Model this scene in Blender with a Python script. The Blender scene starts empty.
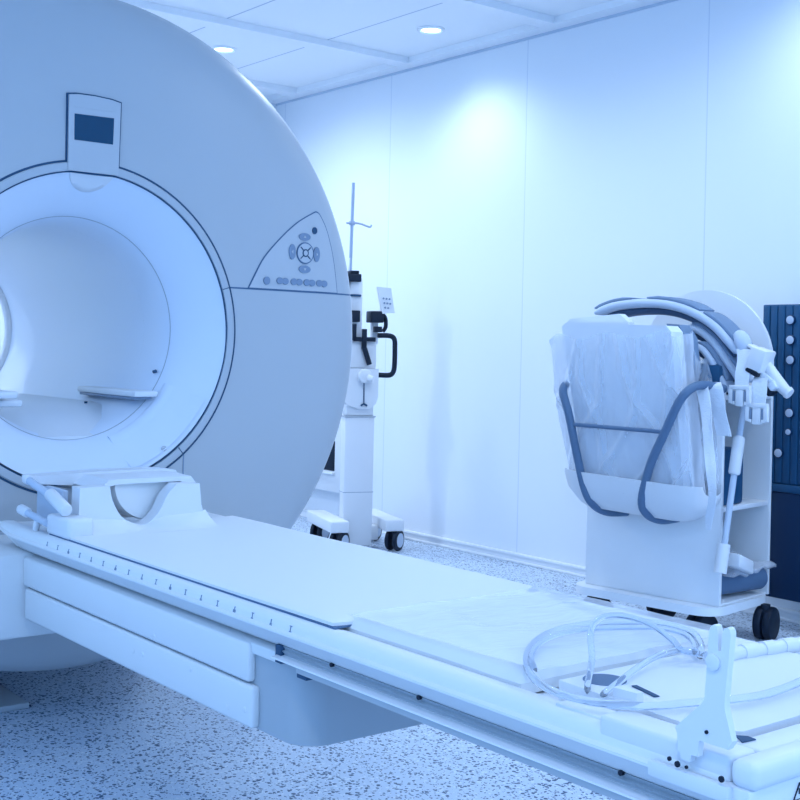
import bpy, bmesh, math, random
from mathutils import Vector, Matrix, noise
random.seed(4)
V = Vector
scene = bpy.context.scene
COL = scene.collection
PI = math.pi

# ------------------------------------------------------------------ camera
CAM_H, FPX = 1.045, 1226.0
ROLL = math.atan(.0226); ANG = math.atan(970 / 1226)
FW = V((-math.cos(ANG), math.sin(ANG), 0)); RT = V((math.sin(ANG), math.cos(ANG), 0)); UP = V((0, 0, 1))
EYE = V((0, 0, CAM_H))
cam = bpy.data.cameras.new('camera'); co = bpy.data.objects.new('camera', cam); COL.objects.link(co)
cr = RT * math.cos(ROLL) + UP * math.sin(ROLL); cu = UP * math.cos(ROLL) - RT * math.sin(ROLL)
m = Matrix.Identity(4)
for i in range(3):
    m[i][0], m[i][1], m[i][2], m[i][3] = cr[i], cu[i], -FW[i], EYE[i]
co.matrix_world = m
cam.sensor_width = 36; cam.lens = 36 * FPX / 800; cam.shift_y = -50 / 800
cam.clip_start = .05
scene.camera = co

def ray(x, y):
    dx, dy = x - 400, y - 350
    c, s = math.cos(ROLL), math.sin(ROLL)
    return FW + RT * ((dx * c + dy * s) / FPX) - UP * ((-dx * s + dy * c) / FPX)
def on(p0, n, x, y):
    """point of a real plane (through p0, normal n) seen at photo position x, y"""
    r = ray(x, y); return EYE + r * ((V(p0) - EYE).dot(n) / r.dot(n))
def onx(v, x, y): return on((v, 0, 0), V((1, 0, 0)), x, y)
def ony(v, x, y): return on((0, v, 0), V((0, 1, 0)), x, y)
def onz(v, x, y): return on((0, 0, v), V((0, 0, 1)), x, y)

# ------------------------------------------------------------------ materials
def pmat(name, rgb, rough=.45, spec=.4, metal=0, coat=0, bump=0, bscale=40, vary=0, trans=0, alpha=1, ior=1.45):
    mt = bpy.data.materials.new(name); mt.use_nodes = True
    nt = mt.node_tree; b = nt.nodes['Principled BSDF']
    b.inputs['Base Color'].default_value = (*rgb, 1); b.inputs['Roughness'].default_value = rough
    b.inputs['Specular IOR Level'].default_value = spec; b.inputs['Metallic'].default_value = metal
    b.inputs['Coat Weight'].default_value = coat; b.inputs['Transmission Weight'].default_value = trans
    b.inputs['Alpha'].default_value = alpha; b.inputs['IOR'].default_value = ior
    if bump or vary:
        tc = nt.nodes.new('ShaderNodeTexCoord'); nz = nt.nodes.new('ShaderNodeTexNoise')
        nz.inputs['Scale'].default_value = bscale; nz.inputs['Detail'].default_value = 4
        nt.links.new(tc.outputs['Object'], nz.inputs['Vector'])
        if bump:
            bp = nt.nodes.new('ShaderNodeBump'); bp.inputs['Strength'].default_value = bump; bp.inputs['Distance'].default_value = .01
            nt.links.new(nz.outputs['Fac'], bp.inputs['Height']); nt.links.new(bp.outputs['Normal'], b.inputs['Normal'])
        if vary:
            mx = nt.nodes.new('ShaderNodeMix'); mx.data_type = 'RGBA'
            mx.inputs[6].default_value = (*[c * (1 - vary) for c in rgb], 1); mx.inputs[7].default_value = (*[min(1, c * (1 + vary)) for c in rgb], 1)
            nt.links.new(nz.outputs['Fac'], mx.inputs[0]); nt.links.new(mx.outputs[2], b.inputs['Base Color'])
    return mt

WHITE = pmat('white_plastic', (.74, .76, .80), .4, vary=.02, bscale=6)
ARMW = pmat('arm_plastic', (.72, .74, .76), .42)
SOFT = pmat('white_vinyl', (.76, .78, .80), .5, bump=.08, bscale=25)
BEIGE = pmat('gantry_cover', (.445, .48, .52), .38, .45, vary=.015, bscale=3)
RING = pmat('bezel_plastic', (.44, .48, .53), .35, .5)
FUNNEL = pmat('bore_liner', (.72, .785, .89), .4, .4)
PANEL = pmat('console_plastic', (.47, .505, .55), .35, .5)
BUTTON = pmat('button_grey', (.20, .27, .38), .4)
SEAM = pmat('seam_dark', (.035, .085, .16), .6, .2)
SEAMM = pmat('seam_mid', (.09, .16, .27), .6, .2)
SCREEN = pmat('screen_dark', (.005, .055, .12), .25, .3)
BLACK = pmat('black_rubber', (.006, .014, .03), .5, .3)
NAVY = pmat('navy_vinyl', (.012, .080, .18), .5, .35, bump=.05, bscale=30)
NAVYD = pmat('navy_dark', (.002, .028, .085), .45, .35)
GREYTUBE = pmat('grey_foam', (.10, .17, .28), .55, .3)
GREYPAD = pmat('grey_pad', (.17, .25, .37), .6, .3, bump=.1, bscale=60)
LINING = pmat('coil_lining', (.055, .10, .18), .6, .3)
COILEDGE = pmat('coil_edge', (.52, .60, .72), .5, .4)
STEEL = pmat('brushed_steel', (.38, .44, .56), .3, .5, metal=.7)
CARTW = pmat('cart_laminate', (.80, .83, .87), .4, .4, vary=.03, bscale=8)
STRAPM = pmat('white_webbing', (.72, .77, .85), .7, .2, bump=.25, bscale=150)
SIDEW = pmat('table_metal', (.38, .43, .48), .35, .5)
FOAMW = pmat('packed_cushion', (.74, .79, .86), .6, .3, bump=.06, bscale=20)

def film(name, strength, rough, bscale, fac):
    mt = bpy.data.materials.new(name); mt.use_nodes = True; nt = mt.node_tree
    for n in list(nt.nodes): nt.nodes.remove(n)
    out = nt.nodes.new('ShaderNodeOutputMaterial'); mix = nt.nodes.new('ShaderNodeMixShader')
    tr = nt.nodes.new('ShaderNodeBsdfTransparent'); pb = nt.nodes.new('ShaderNodeBsdfPrincipled')
    tr.inputs[0].default_value = (.95, .97, 1, 1)
    pb.inputs['Base Color'].default_value = (.84, .88, .95, 1); pb.inputs['Roughness'].default_value = rough; pb.inputs['Specular IOR Level'].default_value = .9
    tc = nt.nodes.new('ShaderNodeTexCoord'); nz = nt.nodes.new('ShaderNodeTexNoise'); nz.inputs['Scale'].default_value = bscale; nz.inputs['Detail'].default_value = 5; nz.inputs['Distortion'].default_value = 1.2
    bp = nt.nodes.new('ShaderNodeBump'); bp.inputs['Strength'].default_value = strength; bp.inputs['Distance'].default_value = .02
    lw = nt.nodes.new('ShaderNodeLayerWeight'); lw.inputs[0].default_value = .35
    ad = nt.nodes.new('ShaderNodeMath'); ad.operation = 'ADD'; ad.use_clamp = True; ad.inputs[1].default_value = fac
    mu = nt.nodes.new('ShaderNodeMath'); mu.operation = 'MULTIPLY'; mu.inputs[1].default_value = .6
    L = nt.links.new
    mp = nt.nodes.new('ShaderNodeMapping'); mp.inputs['Rotation'].default_value = (.35, .5, 0); mp.inputs['Scale'].default_value = (3.2, 1.6, .55)
    L(tc.outputs['Object'], mp.inputs['Vector']); L(mp.outputs[0], nz.inputs['Vector']); L(nz.outputs['Fac'], bp.inputs['Height']); L(bp.outputs['Normal'], pb.inputs['Normal'])
    L(lw.outputs['Facing'], mu.inputs[0]); L(mu.outputs[0], ad.inputs[0]); L(ad.outputs[0], mix.inputs[0]); L(tr.outputs[0], mix.inputs[1]); L(pb.outputs[0], mix.inputs[2]); L(mix.outputs[0], out.inputs[0])
    return mt
FILM = film('plastic_bag_film', .55, .14, 5, .26)
CLEAR = pmat('clear_tube', (.86, .92, 1.0), .06, .6, trans=.90, ior=1.17)
SHEETF = film('plastic_sheet_film', .12, .10, 5, .14)

def emit(name, rgb, s):
    mt = bpy.data.materials.new(name); mt.use_nodes = True; b = mt.node_tree.nodes['Principled BSDF']
    b.inputs['Base Color'].default_value = (*rgb, 1); b.inputs['Emission Color'].default_value = (*rgb, 1); b.inputs['Emission Strength'].default_value = s
    return mt

def lines_mat(name, rgb, dark, axis, off, step, wid, rough, axis2=None, off2=0, step2=1, wid2=.01):
    """painted panels with thin joints at a fixed spacing"""
    mt = pmat(name, rgb, rough, .35); nt = mt.node_tree; b = nt.nodes['Principled BSDF']
    geo = nt.nodes.new('ShaderNodeTexCoord'); sp = nt.nodes.new('ShaderNodeSeparateXYZ'); nt.links.new(geo.outputs['Object'], sp.inputs[0])
    def joint(ax, of, st, wi):
        a = nt.nodes.new('ShaderNodeMath'); a.operation = 'SUBTRACT'; a.inputs[1].default_value = of; nt.links.new(sp.outputs[ax], a.inputs[0])
        d = nt.nodes.new('ShaderNodeMath'); d.operation = 'DIVIDE'; d.inputs[1].default_value = st; nt.links.new(a.outputs[0], d.inputs[0])
        f = nt.nodes.new('ShaderNodeMath'); f.operation = 'FRACT'; nt.links.new(d.outputs[0], f.inputs[0])
        l = nt.nodes.new('ShaderNodeMath'); l.operation = 'LESS_THAN'; l.inputs[1].default_value = wi / st; nt.links.new(f.outputs[0], l.inputs[0])
        return l.outputs[0]
    j = joint(axis, off, step, wid)
    if axis2:
        k = joint(axis2, off2, step2, wid2); mxx = nt.nodes.new('ShaderNodeMath'); mxx.operation = 'MAXIMUM'
        nt.links.new(j, mxx.inputs[0]); nt.links.new(k, mxx.inputs[1]); j = mxx.outputs[0]
    mx = nt.nodes.new('ShaderNodeMix'); mx.data_type = 'RGBA'; mx.inputs[6].default_value = (*rgb, 1); mx.inputs[7].default_value = (*dark, 1)
    nt.links.new(j, mx.inputs[0]); nt.links.new(mx.outputs[2], b.inputs['Base Color'])
    return mt
WALL = lines_mat('wall_panels', (.80, .84, .90), (.66, .715, .81), 'X', -4.418, 1.105, .006, .45)
CEIL = lines_mat('ceiling_tiles', (.88, .90, .93), (.48, .54, .66), 'Y', 3.03, .6, .009, .7)
WPLAIN = pmat('painted_wall', (.78, .82, .88), .5, .3)
TRIM = pmat('trim_white', (.86, .88, .92), .35, .5)

def terrazzo():
    mt = pmat('speckled_vinyl', (.56, .66, .79), .36, .35); nt = mt.node_tree; b = nt.nodes['Principled BSDF']; L = nt.links.new
    tc = nt.nodes.new('ShaderNodeTexCoord')
    wp = nt.nodes.new('ShaderNodeTexNoise'); wp.inputs['Scale'].default_value = 60; L(tc.outputs['Object'], wp.inputs['Vector'])
    wm = nt.nodes.new('ShaderNodeVectorMath'); wm.operation = 'MULTIPLY_ADD'; wm.inputs[1].default_value = (.016, .010, 0); L(wp.outputs['Color'], wm.inputs[0]); L(tc.outputs['Object'], wm.inputs[2])
    def chips(scale, size, keep):
        v = nt.nodes.new('ShaderNodeTexVoronoi'); v.inputs['Scale'].default_value = scale; v.voronoi_dimensions = '2D'; L(wm.outputs[0], v.inputs['Vector'])
        sp = nt.nodes.new('ShaderNodeSeparateColor'); L(v.outputs['Color'], sp.inputs[0])
        k = nt.nodes.new('ShaderNodeMath'); k.operation = 'LESS_THAN'; k.inputs[1].default_value = keep; L(sp.outputs[0], k.inputs[0])
        s = nt.nodes.new('ShaderNodeMath'); s.operation = 'MULTIPLY'; s.inputs[1].default_value = size; L(sp.outputs[1], s.inputs[0])
        l = nt.nodes.new('ShaderNodeMath'); l.operation = 'LESS_THAN'; L(v.outputs['Distance'], l.inputs[0]); L(s.outputs[0], l.inputs[1])
        a = nt.nodes.new('ShaderNodeMath'); a.operation = 'MULTIPLY'; L(k.outputs[0], a.inputs[0]); L(l.outputs[0], a.inputs[1])
        return a.outputs[0]
    def lay(colin, fac, rgb):
        mx = nt.nodes.new('ShaderNodeMix'); mx.data_type = 'RGBA'; mx.inputs[7].default_value = (*rgb, 1)
        if isinstance(colin, tuple): mx.inputs[6].default_value = (*colin, 1)
        else: L(colin, mx.inputs[6])
        L(fac, mx.inputs[0]); return mx.outputs[2]
    c = lay((.56, .66, .79), chips(130, .55, .30), (.74, .81, .89))
    c = lay(c, chips(88, .50, .46), (.022, .065, .15))
    c = lay(c, chips(150, .5, .30), (.05, .12, .23))
    L(c, b.inputs['Base Color'])
    return mt
FLOOR = terrazzo()

# ------------------------------------------------------------------ mesh building
ORIG = {}
class MB:
    def __init__(s): s.bm = bmesh.new()
    def add(s, vs, fs):
        b = [s.bm.verts.new(v) for v in vs]
        for f in fs:
            try: s.bm.faces.new([b[i] for i in f])
            except ValueError: pass
        return s
    def box(s, lo, hi, bev=0, fn=None, seg=2):
        t = bmesh.new()
        bmesh.ops.create_cube(t, size=1)
        c = [(a + b) / 2 for a, b in zip(lo, hi)]; d = [b - a for a, b in zip(lo, hi)]
        for v in t.verts: v.co = V([c[i] + v.co[i] * d[i] for i in range(3)])
        if bev: bmesh.ops.bevel(t, geom=t.edges[:], offset=min(bev, min(map(abs, d)) * .49), segments=seg, profile=.5, affect='EDGES')
        s.merge(t, fn); return s
    def merge(s, t, fn=None):
        t.verts.index_update(); mp = {}
        for v in t.verts: mp[v.index] = s.bm.verts.new(fn(v.co) if fn else v.co)
        for f in t.faces:
            try: s.bm.faces.new([mp[v.index] for v in f.verts])
            except ValueError: pass
        t.free()
    def tube(s, pts, r, seg=10, closed=False, smooth=0, caps=True):
        pts = [V(p) for p in pts]
        if smooth: pts = spline(pts, smooth, closed)
        n = len(pts); rings = []; nrm = None
        for i, p in enumerate(pts):
            a = pts[(i - 1) % n] if (closed or i) else p
            b = pts[(i + 1) % n] if (closed or i < n - 1) else p
            t = (b - a).normalized()
            if nrm is None:
                nrm = t.orthogonal().normalized()
            else:
                nrm = (nrm - t * nrm.dot(t)).normalized()
            bi = t.cross(nrm); rr = r(i / max(1, n - 1)) if callable(r) else r
            rings.append([s.bm.verts.new(p + (nrm * math.cos(k * 2 * PI / seg) + bi * math.sin(k * 2 * PI / seg)) * rr) for k in range(seg)])
        for i in range(n if closed else n - 1):
            A, B = rings[i], rings[(i + 1) % n]
            for k in range(seg): s.bm.faces.new([A[k], A[(k + 1) % seg], B[(k + 1) % seg], B[k]])
        if not closed and caps:
            s.bm.faces.new(rings[0][::-1]); s.bm.faces.new(rings[-1])
        return s
    def cyl(s, p0, p1, r0, r1=None, seg=24, bev=0):
        r1 = r0 if r1 is None else r1; p0, p1 = V(p0), V(p1); d = (p1 - p0); l = d.length
        if bev:
            e = d / l * bev
            pts = [(p0, r0 - bev), (p0 + e * .3, r0 - bev * .3), (p0 + e, r0), (p1 - e, r1), (p1 - e * .3, r1 - bev * .3), (p1, r1 - bev)]
        else: pts = [(p0, r0), (p1, r1)]
        t = d.normalized(); n = t.orthogonal().normalized(); b = t.cross(n)
        rings = [[s.bm.verts.new(p + (n * math.cos(k * 2 * PI / seg) + b * math.sin(k * 2 * PI / seg)) * r) for k in range(seg)] for p, r in pts]
        for A, B in zip(rings, rings[1:]):
            for k in range(seg): s.bm.faces.new([A[k], A[(k + 1) % seg], B[(k + 1) % seg], B[k]])
        s.bm.faces.new(rings[0][::-1]); s.bm.faces.new(rings[-1]); return s
    def lathe(s, prof, cy, cz, seg=128, closed=False):
        """profile of (x, r) turned about an axis along x"""
        rings = [[s.bm.verts.new((x, cy + r * math.cos(k * 2 * PI / seg), cz + r * math.sin(k * 2 * PI / seg))) for k in range(seg)] for x, r in prof]
        prs = list(zip(rings, rings[1:])) + ([(rings[-1], rings[0])] if closed else [])
        for A, B in prs:
            for k in range(seg): s.bm.faces.new([A[k], B[k], B[(k + 1) % seg], A[(k + 1) % seg]])
        return s
    def prism(s, poly, vec, bev=0, seg=2):
        t = bmesh.new(); vec = V(vec)
        a = [t.verts.new(V(p)) for p in poly]; b = [t.verts.new(V(p) + vec) for p in poly]; n = len(a)
        t.faces.new(a[::-1]); t.faces.new(b)
        for i in range(n): t.faces.new([a[i], a[(i + 1) % n], b[(i + 1) % n], b[i]])
        if bev:
            t.edges.ensure_lookup_table()
            es = [e for e in t.edges if len(e.link_faces) == 2 and e.calc_face_angle(0) > .5]
            bmesh.ops.bevel(t, geom=es, offset=bev, segments=seg, profile=.5, affect='EDGES')
        s.merge(t); return s
    def loft(s, rings, caps=True, closed=False):
        R = [[s.bm.verts.new(V(p)) for p in r] for r in rings]; n = len(R[0])
        for A, B in (list(zip(R, R[1:])) + ([(R[-1], R[0])] if closed else [])):
            for k in range(n): s.bm.faces.new([A[k], A[(k + 1) % n], B[(k + 1) % n], B[k]])
        if caps and not closed: s.bm.faces.new(R[0][::-1]); s.bm.faces.new(R[-1])
        return s
    def sheet(s, grid, thick=None, vec=None):
        """grid of points; thick gives a solid sheet (along vec, or its normals downwards)"""
        n, mm = len(grid), len(grid[0]); A = [[s.bm.verts.new(V(p)) for p in r] for r in grid]
        for i in range(n - 1):
            for j in range(mm - 1): s.bm.faces.new([A[i][j], A[i + 1][j], A[i + 1][j + 1], A[i][j + 1]])
        if thick:
            w = V(vec or (0, 0, -1)) * thick
            B = [[s.bm.verts.new(V(p) + w) for p in r] for r in grid]
            for i in range(n - 1):
                for j in range(mm - 1): s.bm.faces.new([B[i][j], B[i][j + 1], B[i + 1][j + 1], B[i + 1][j]])
            for i in range(n - 1):
                s.bm.faces.new([A[i][0], B[i][0], B[i + 1][0], A[i + 1][0]]); s.bm.faces.new([A[i][-1], A[i + 1][-1], B[i + 1][-1], B[i][-1]])
            for j in range(mm - 1):
                s.bm.faces.new([A[0][j], A[0][j + 1], B[0][j + 1], B[0][j]]); s.bm.faces.new([A[-1][j], B[-1][j], B[-1][j + 1], A[-1][j + 1]])
        return s
    def build(s, name, mat, parent=None, loc=None, sharp=.6):
        bm = s.bm
        bmesh.ops.recalc_face_normals(bm, faces=bm.faces[:])
        root = parent
        while root is not None and root.parent is not None: root = root.parent
        o0 = ORIG[root.name] if root is not None else V(loc or (0, 0, 0))
        for v in bm.verts: v.co -= o0
        for f in bm.faces: f.smooth = True
        for e in bm.edges:
            if len(e.link_faces) == 2: e.smooth = e.calc_face_angle(0) < sharp
        me = bpy.data.meshes.new(name); bm.to_mesh(me); bm.free(); me.materials.append(mat)
        o = bpy.data.objects.new(name, me); COL.objects.link(o)
        if parent is not None: o.parent = parent
        else: o.location = o0; ORIG[o.name] = o0
        return o

def spline(p, k, closed=False):
    out = []; n = len(p)
    for i in range(n if closed else n - 1):
        g = lambda j: p[j % n] if closed else p[max(0, min(n - 1, j))]
        a, b, c, d = g(i - 1), g(i), g(i + 1), g(i + 2)
        for q in range(k):
            t = q / k
            out.append(.5 * ((2 * b) + (c - a) * t + (2 * a - 5 * b + 4 * c - d) * t * t + (3 * b - a - 3 * c + d) * t ** 3))
    if not closed: out.append(p[-1])
    return out
def tag(o, label, cat, group=None, kind=None):
    o['label'] = label; o['category'] = cat
    if group: o['group'] = group
    if kind: o['kind'] = kind
    return o
def thing(name, loc, label, cat, group=None):
    o = bpy.data.objects.new(name, None); COL.objects.link(o); o.location = loc; ORIG[o.name] = V(loc); o.empty_display_size = .1
    return tag(o, label, cat, group)
def struct(o): o['kind'] = 'structure'; return o

# ------------------------------------------------------------------ the room
WY, XB, CZ = 4.263, -6.73, 2.62
struct(MB().box((XB - .1, -3, -.1), (2.6, WY + .1, 0)).build('floor', FLOOR))
struct(MB().box((XB - .1, WY, 0), (2.6, WY + .12, 2.8)).build('wall_right', WALL))
struct(MB().box((XB - .12, -3, 0), (XB, WY, 2.8)).build('wall_back', WPLAIN))
struct(MB().box((XB, -3, CZ + .030), (2.6, WY, CZ + .1)).build('ceiling', CEIL))
# ceiling frame: an edge band along the wall and cross bands
b = MB(); b.box((XB, 4.172, CZ - .004), (2.6, WY, CZ + .04)); b.build('trim_1', TRIM)
struct(bpy.data.objects['trim_1'])
for k, x in enumerate((-6.36, -5.26, -4.145, -3.03, -1.9, -.8)):
    struct(MB().box((x - .10, -3, CZ - .004), (x, 4.172, CZ + .04)).build('trim_%d' % (k + 2), TRIM))
# cornice shadow gap at the top of the wall
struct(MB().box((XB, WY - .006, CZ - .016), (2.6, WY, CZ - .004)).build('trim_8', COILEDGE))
b = MB(); b.box((XB, WY - .016, 0), (2.6, WY, .012), .003); b.box((XB, WY - .010, .012), (2.6, WY, .034)); b.box((XB, WY - .018, .034), (2.6, WY, .050), .004)
struct(b.build('baseboard_right', TRIM))
struct(MB().box((XB, -3, 0), (XB + .014, WY - .02, .05), .004).build('baseboard_back', TRIM))

# ------------------------------------------------------------------ scanner
CY, CZ0 = 1.4375, 1.082
PROF = [(-3.215, .468), (-3.2155, .55), (-3.217, .66), (-3.221, .76), (-3.229, .84), (-3.241, .90), (-3.258, .935), (-3.280, .955), (-3.312, .964)]
def xf(r):
    pr = [(-3.215, 0)] + PROF
    for (x0, r0), (x1, r1) in zip(pr, pr[1:]):
        if r <= r1: return x0 + (x1 - x0) * (r - r0) / (r1 - r0)
    return pr[-1][0]
gantry = thing('mri_scanner', (-3.9, CY, 0), 'large round pale magnet scanner with a wide flared bore and a small screen above it', 'scanner')
b = MB()
prof = PROF + [(-3.40, .966), (-4.30, .966), (-4.42, .955), (-4.50, .92), (-4.53, .86), (-4.54, .5), (-4.60, .42), (-4.64, .36)]
b.lathe(prof, CY, CZ0, 160); b.build('outer_cover', BEIGE, gantry, sharp=.9)
b = MB(); b.lathe([(-3.222, .4652), (-3.212, .4642), (-3.2085, .461), (-3.208, .450), (-3.2095, .441), (-3.222, .4392)], CY, CZ0, 160); b.build('opening_ring', RING, gantry)
b = MB(); b.lathe([(-3.2165, .4710), (-3.2135, .4702), (-3.2125, .4660), (-3.216, .463)], CY, CZ0, 160); b.build('ring_gasket', SEAM, gantry)
b = MB(); b.lathe([(-3.216, .4405), (-3.2125, .4398), (-3.2125, .4370), (-3.216, .4365)], CY, CZ0, 160); b.build('ring_gasket', SEAM, gantry)
b = MB(); b.lathe([(-3.214, .4375), (-3.219, .4335), (-3.232, .419), (-3.262, .388), (-3.295, .357), (-3.322, .3355), (-3.345, .321), (-3.37, .311), (-3.41, .304), (-3.48, .3)], CY, CZ0 + .004, 128); b.build('bore_funnel', FUNNEL, gantry, sharp=1.2)
b = MB(); b.lathe([(-3.3445, .3208), (-3.344, .3200), (-3.3458, .3190), (-3.3463, .3198)], CY, CZ0 + .004, 128, True); b.build('bore_seam', SIDEW, gantry)
b = MB(); b.lathe([(-3.48, .3), (-4.52, .3), (-4.60, .305)], CY, CZ0 + .004, 96); b.build('bore_tube', FUNNEL, gantry, sharp=1.2)
b = MB(); b.lathe([(-4.595, .304), (-4.60, .291), (-4.625, .288), (-4.645, .30), (-4.66, .34), (-4.65, .38), (-4.62, .38)], CY, CZ0 + .004, 96); b.build('rear_bore_rim', WHITE, gantry, sharp=1.2)
# bore floor (table bridge) with its side ledges
rs = []
for x, h in ((-4.59, .862), (-3.62, .862), (-3.54, .856), (-3.44, .822), (-3.37, .785), (-3.345, .776)):
    rad = .304 if x < -3.5 else (.305 if x < -3.4 else (.314 if x < -3.36 else .322)); cz = CZ0 + .004
    hw = math.sqrt(max(1e-5, rad * rad - (h - cz) ** 2)); a0 = math.atan2(h - cz, hw)
    rs.append([(x, CY + rad * math.cos(a), cz + rad * math.sin(a)) for a in [-PI - a0 + (2 * a0 + PI) * k / 20 for k in range(21)]])
b = MB(); b.loft(rs); b.build('bore_floor', WHITE, gantry, sharp=.5)
b = MB(); b.box((-3.71, CY + .185, .889), (-3.30, CY + .262, .907), .006); b.build('side_ledge', WHITE, gantry)
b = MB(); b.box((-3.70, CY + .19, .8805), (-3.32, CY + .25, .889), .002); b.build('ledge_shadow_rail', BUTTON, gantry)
b = MB(); b.box((-3.74, CY - .262, .889), (-3.27, CY - .175, .908), .006); b.build('side_ledge', WHITE, gantry)
b = MB(); b.box((-3.44, CY - .25, .862), (-3.335, CY - .135, .882), .008); b.build('floor_stop', WHITE, gantry)
b = MB(); b.cyl((-3.56, CY + .15, .859), (-3.56, CY + .15, .865), .005, seg=12); b.build('floor_screw', SEAM, gantry)
b = MB(); b.cyl((-3.36, CY + .284, .965), (-3.36, CY + .274, .962), .005, seg=10); b.build('floor_screw', SEAM, gantry)
sy, sz = CY + .285 * math.cos(math.radians(155)), CZ0 + .285 * math.sin(math.radians(155))  # glowing strip and lamp added on the unseen bore wall to brighten the bore
b = MB(); b.box((-4.35, sy - .008, sz - .012), (-3.65, sy + .006, sz + .012), .003); b.build('bore_fill_strip', emit('bore_fill_glow', (.62, .93, 1.0), 1.2), gantry)
ld = bpy.data.lights.new('bore_fill_lamp', 'AREA'); ld.shape = 'RECTANGLE'; ld.size = .70; ld.size_y = .024; ld.energy = .22; ld.color = (.55, .80, 1.0)
lo = bpy.data.objects.new('bore_fill_lamp', ld); COL.objects.link(lo); lo.parent = gantry
dv = V((0, CY - sy, CZ0 - .12 - sz)).normalized(); lo.location = V((-4.0, sy, sz)) + dv * .013 - ORIG[gantry.name]
lo.rotation_mode = 'QUATERNION'; lo.rotation_quaternion = Matrix((V((1, 0, 0)), (-dv).cross(V((1, 0, 0))), -dv)).transposed().to_quaternion()
# moulded insert in the lower right of the flare
pan = []
for i in range(9):
    a = math.radians(-28 - 42 * i / 8); row = []
    for j in range(7):
        r = .332 + (.425 - .332) * j / 6; x = -3.323 + (-3.226 + 3.323) * (j / 6) ** 1.15
        row.append((x + .006, CY + r * math.cos(a), CZ0 + .004 + r * math.sin(a)))
    pan.append(row)
b = MB(); b.sheet(pan, .008, (-1, 0, 0)); b.build('flare_insert', FUNNEL, gantry, sharp=1)
b = MB(); b.cyl((-3.226, CY + .245, CZ0 - .34), (-3.222, CY + .245, CZ0 - .34), .008, seg=16); b.build('insert_screw', RING, gantry)
# display above the opening
def gp(dy, dz, x): return (x, CY + dy, CZ0 + dz)
outl = [(-.0745, .436), (.0745, .436), (.0775, .640), (.05, .6455), (0, .6485), (-.05, .6475), (-.0755, .6435)]
b = MB(); b.prism([gp(u * 1.07, .54 + (v - .54) * 1.045, -3.235) for u, v in outl], (.022, 0, 0), .001); b.build('display_gasket', SEAM, gantry)
b = MB(); b.prism([gp(u, v, -3.235) for u, v in outl], (.0285, 0, 0), .003); disp = b.build('display_panel', PANEL, gantry)
b = MB(); b.prism([gp(-.0585, .521, -3.207), gp(.056, .521, -3.207), gp(.0575, .595, -3.207), gp(-.0595, .593, -3.207)], (.001, 0, 0)); b.build('screen', SCREEN, disp)
b = MB(); b.box((-3.207, CY - .062, CZ0 + .6115), (-3.2058, CY + .062, CZ0 + .6125)); b.build('panel_line', RING, disp)
# half-moon positioning light under the display
g = []
for i in range(13):
    a = PI * i / 12; row = []
    for j in range(5):
        t = j / 4; dy = math.cos(a) * .062 * t; rr = .4335 - math.sin(a) * .050 * t
        an = PI / 2 - dy / .42; x = -3.218 - (.4335 - rr) * .95
        row.append((x + .004, CY + rr * math.cos(an), CZ0 + .004 + rr * math.sin(an)))
    g.append(row)
b = MB(); b.sheet(g, .004, (-1, 0, 0)); b.build('positioning_light_window', WHITE, gantry, sharp=1)
# control panel on the right of the face
cp = spline([V((p[0], p[1], 0)) for p in [(.515, .143), (.538, .187), (.570, .240), (.625, .299), (.686, .351), (.751, .388), (.770, .393), (.787, .379), (.813, .333), (.838, .248), (.854, .143)]], 4)
cp = [(p.x, p.y) for p in cp] + [(.854 - .339 * k / 12, .143) for k in range(1, 12)]
cx, cyy = .72, .225
def patch(b, sc, dx, rings=10):
    R = []
    for q in range(rings + 1):
        t = q / rings; ring = []
        for u, v in cp:
            yy, zz = cx + (u - cx) * t * sc, cyy + (v - cyy) * t * sc
            ring.append((xf(math.hypot(yy, zz)) + dx, CY + yy, CZ0 + zz))
        R.append(ring)
    n = len(cp); bm = b.bm; c = bm.verts.new(R[0][0]); prev = None
    for ring in R[1:]:
        vs = [bm.verts.new(p) for p in ring]
        for k in range(n):
            bm.faces.new([c, vs[k], vs[(k + 1) % n]] if prev is None else [prev[k], vs[k], vs[(k + 1) % n], prev[(k + 1) % n]])
        prev = vs
    low = [bm.verts.new(V(p) - V((dx + .004, 0, 0))) for p in R[-1]]
    for k in range(n): bm.faces.new([prev[k], low[k], low[(k + 1) % n], prev[(k + 1) % n]])
b = MB(); patch(b, 1.028, .0018); b.build('control_gasket', SEAMM, gantry)
b = MB(); patch(b, 1.0, .0035); ctl = b.build('control_panel', PANEL, gantry)
def btn(name, dy, dz, w, h, mat, dx=.0035, rnd=True, th=.004):
    b = MB(); x = xf(math.hypot(dy, dz)) + dx
    n = 28; poly = []
    for k in range(n):
        a = 2 * PI * k / n; e = 1.0 if rnd else .5
        c, s = math.cos(a), math.sin(a)
        poly.append((x, CY + dy + w * math.copysign(abs(c) ** e, c), CZ0 + dz + h * math.copysign(abs(s) ** e, s)))
    b.prism(poly, (th, 0, 0), .001, 1); return b.build(name, mat, ctl)
btn('dial_rim', .717, .261, .032, .034, SEAMM); btn('jog_dial', .717, .261, .0285, .0305, PANEL, .0045)
btn('jog_center', .717, .261, .0115, .0125, SEAM, .0055); btn('jog_center', .717, .261, .0075, .0085, PANEL, .0062)
for a in (45, 135, 225, 315):
    ca, sa = math.cos(math.radians(a)), math.sin(math.radians(a)); x = xf(.76) + .0088
    MB().tube([(x, CY + .717 + ca * .013, CZ0 + .261 + sa * .013), (x, CY + .717 + ca * .026, CZ0 + .261 + sa * .026)], .0018, 6).build('dial_mark', SEAM, ctl)
btn('arrow_button', .715, .312, .022, .012, BUTTON); btn('arrow_button', .716, .210, .022, .012, BUTTON)
btn('arrow_button', .668, .262, .012, .024, BUTTON); btn('arrow_button', .764, .260, .012, .024, BUTTON)
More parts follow.
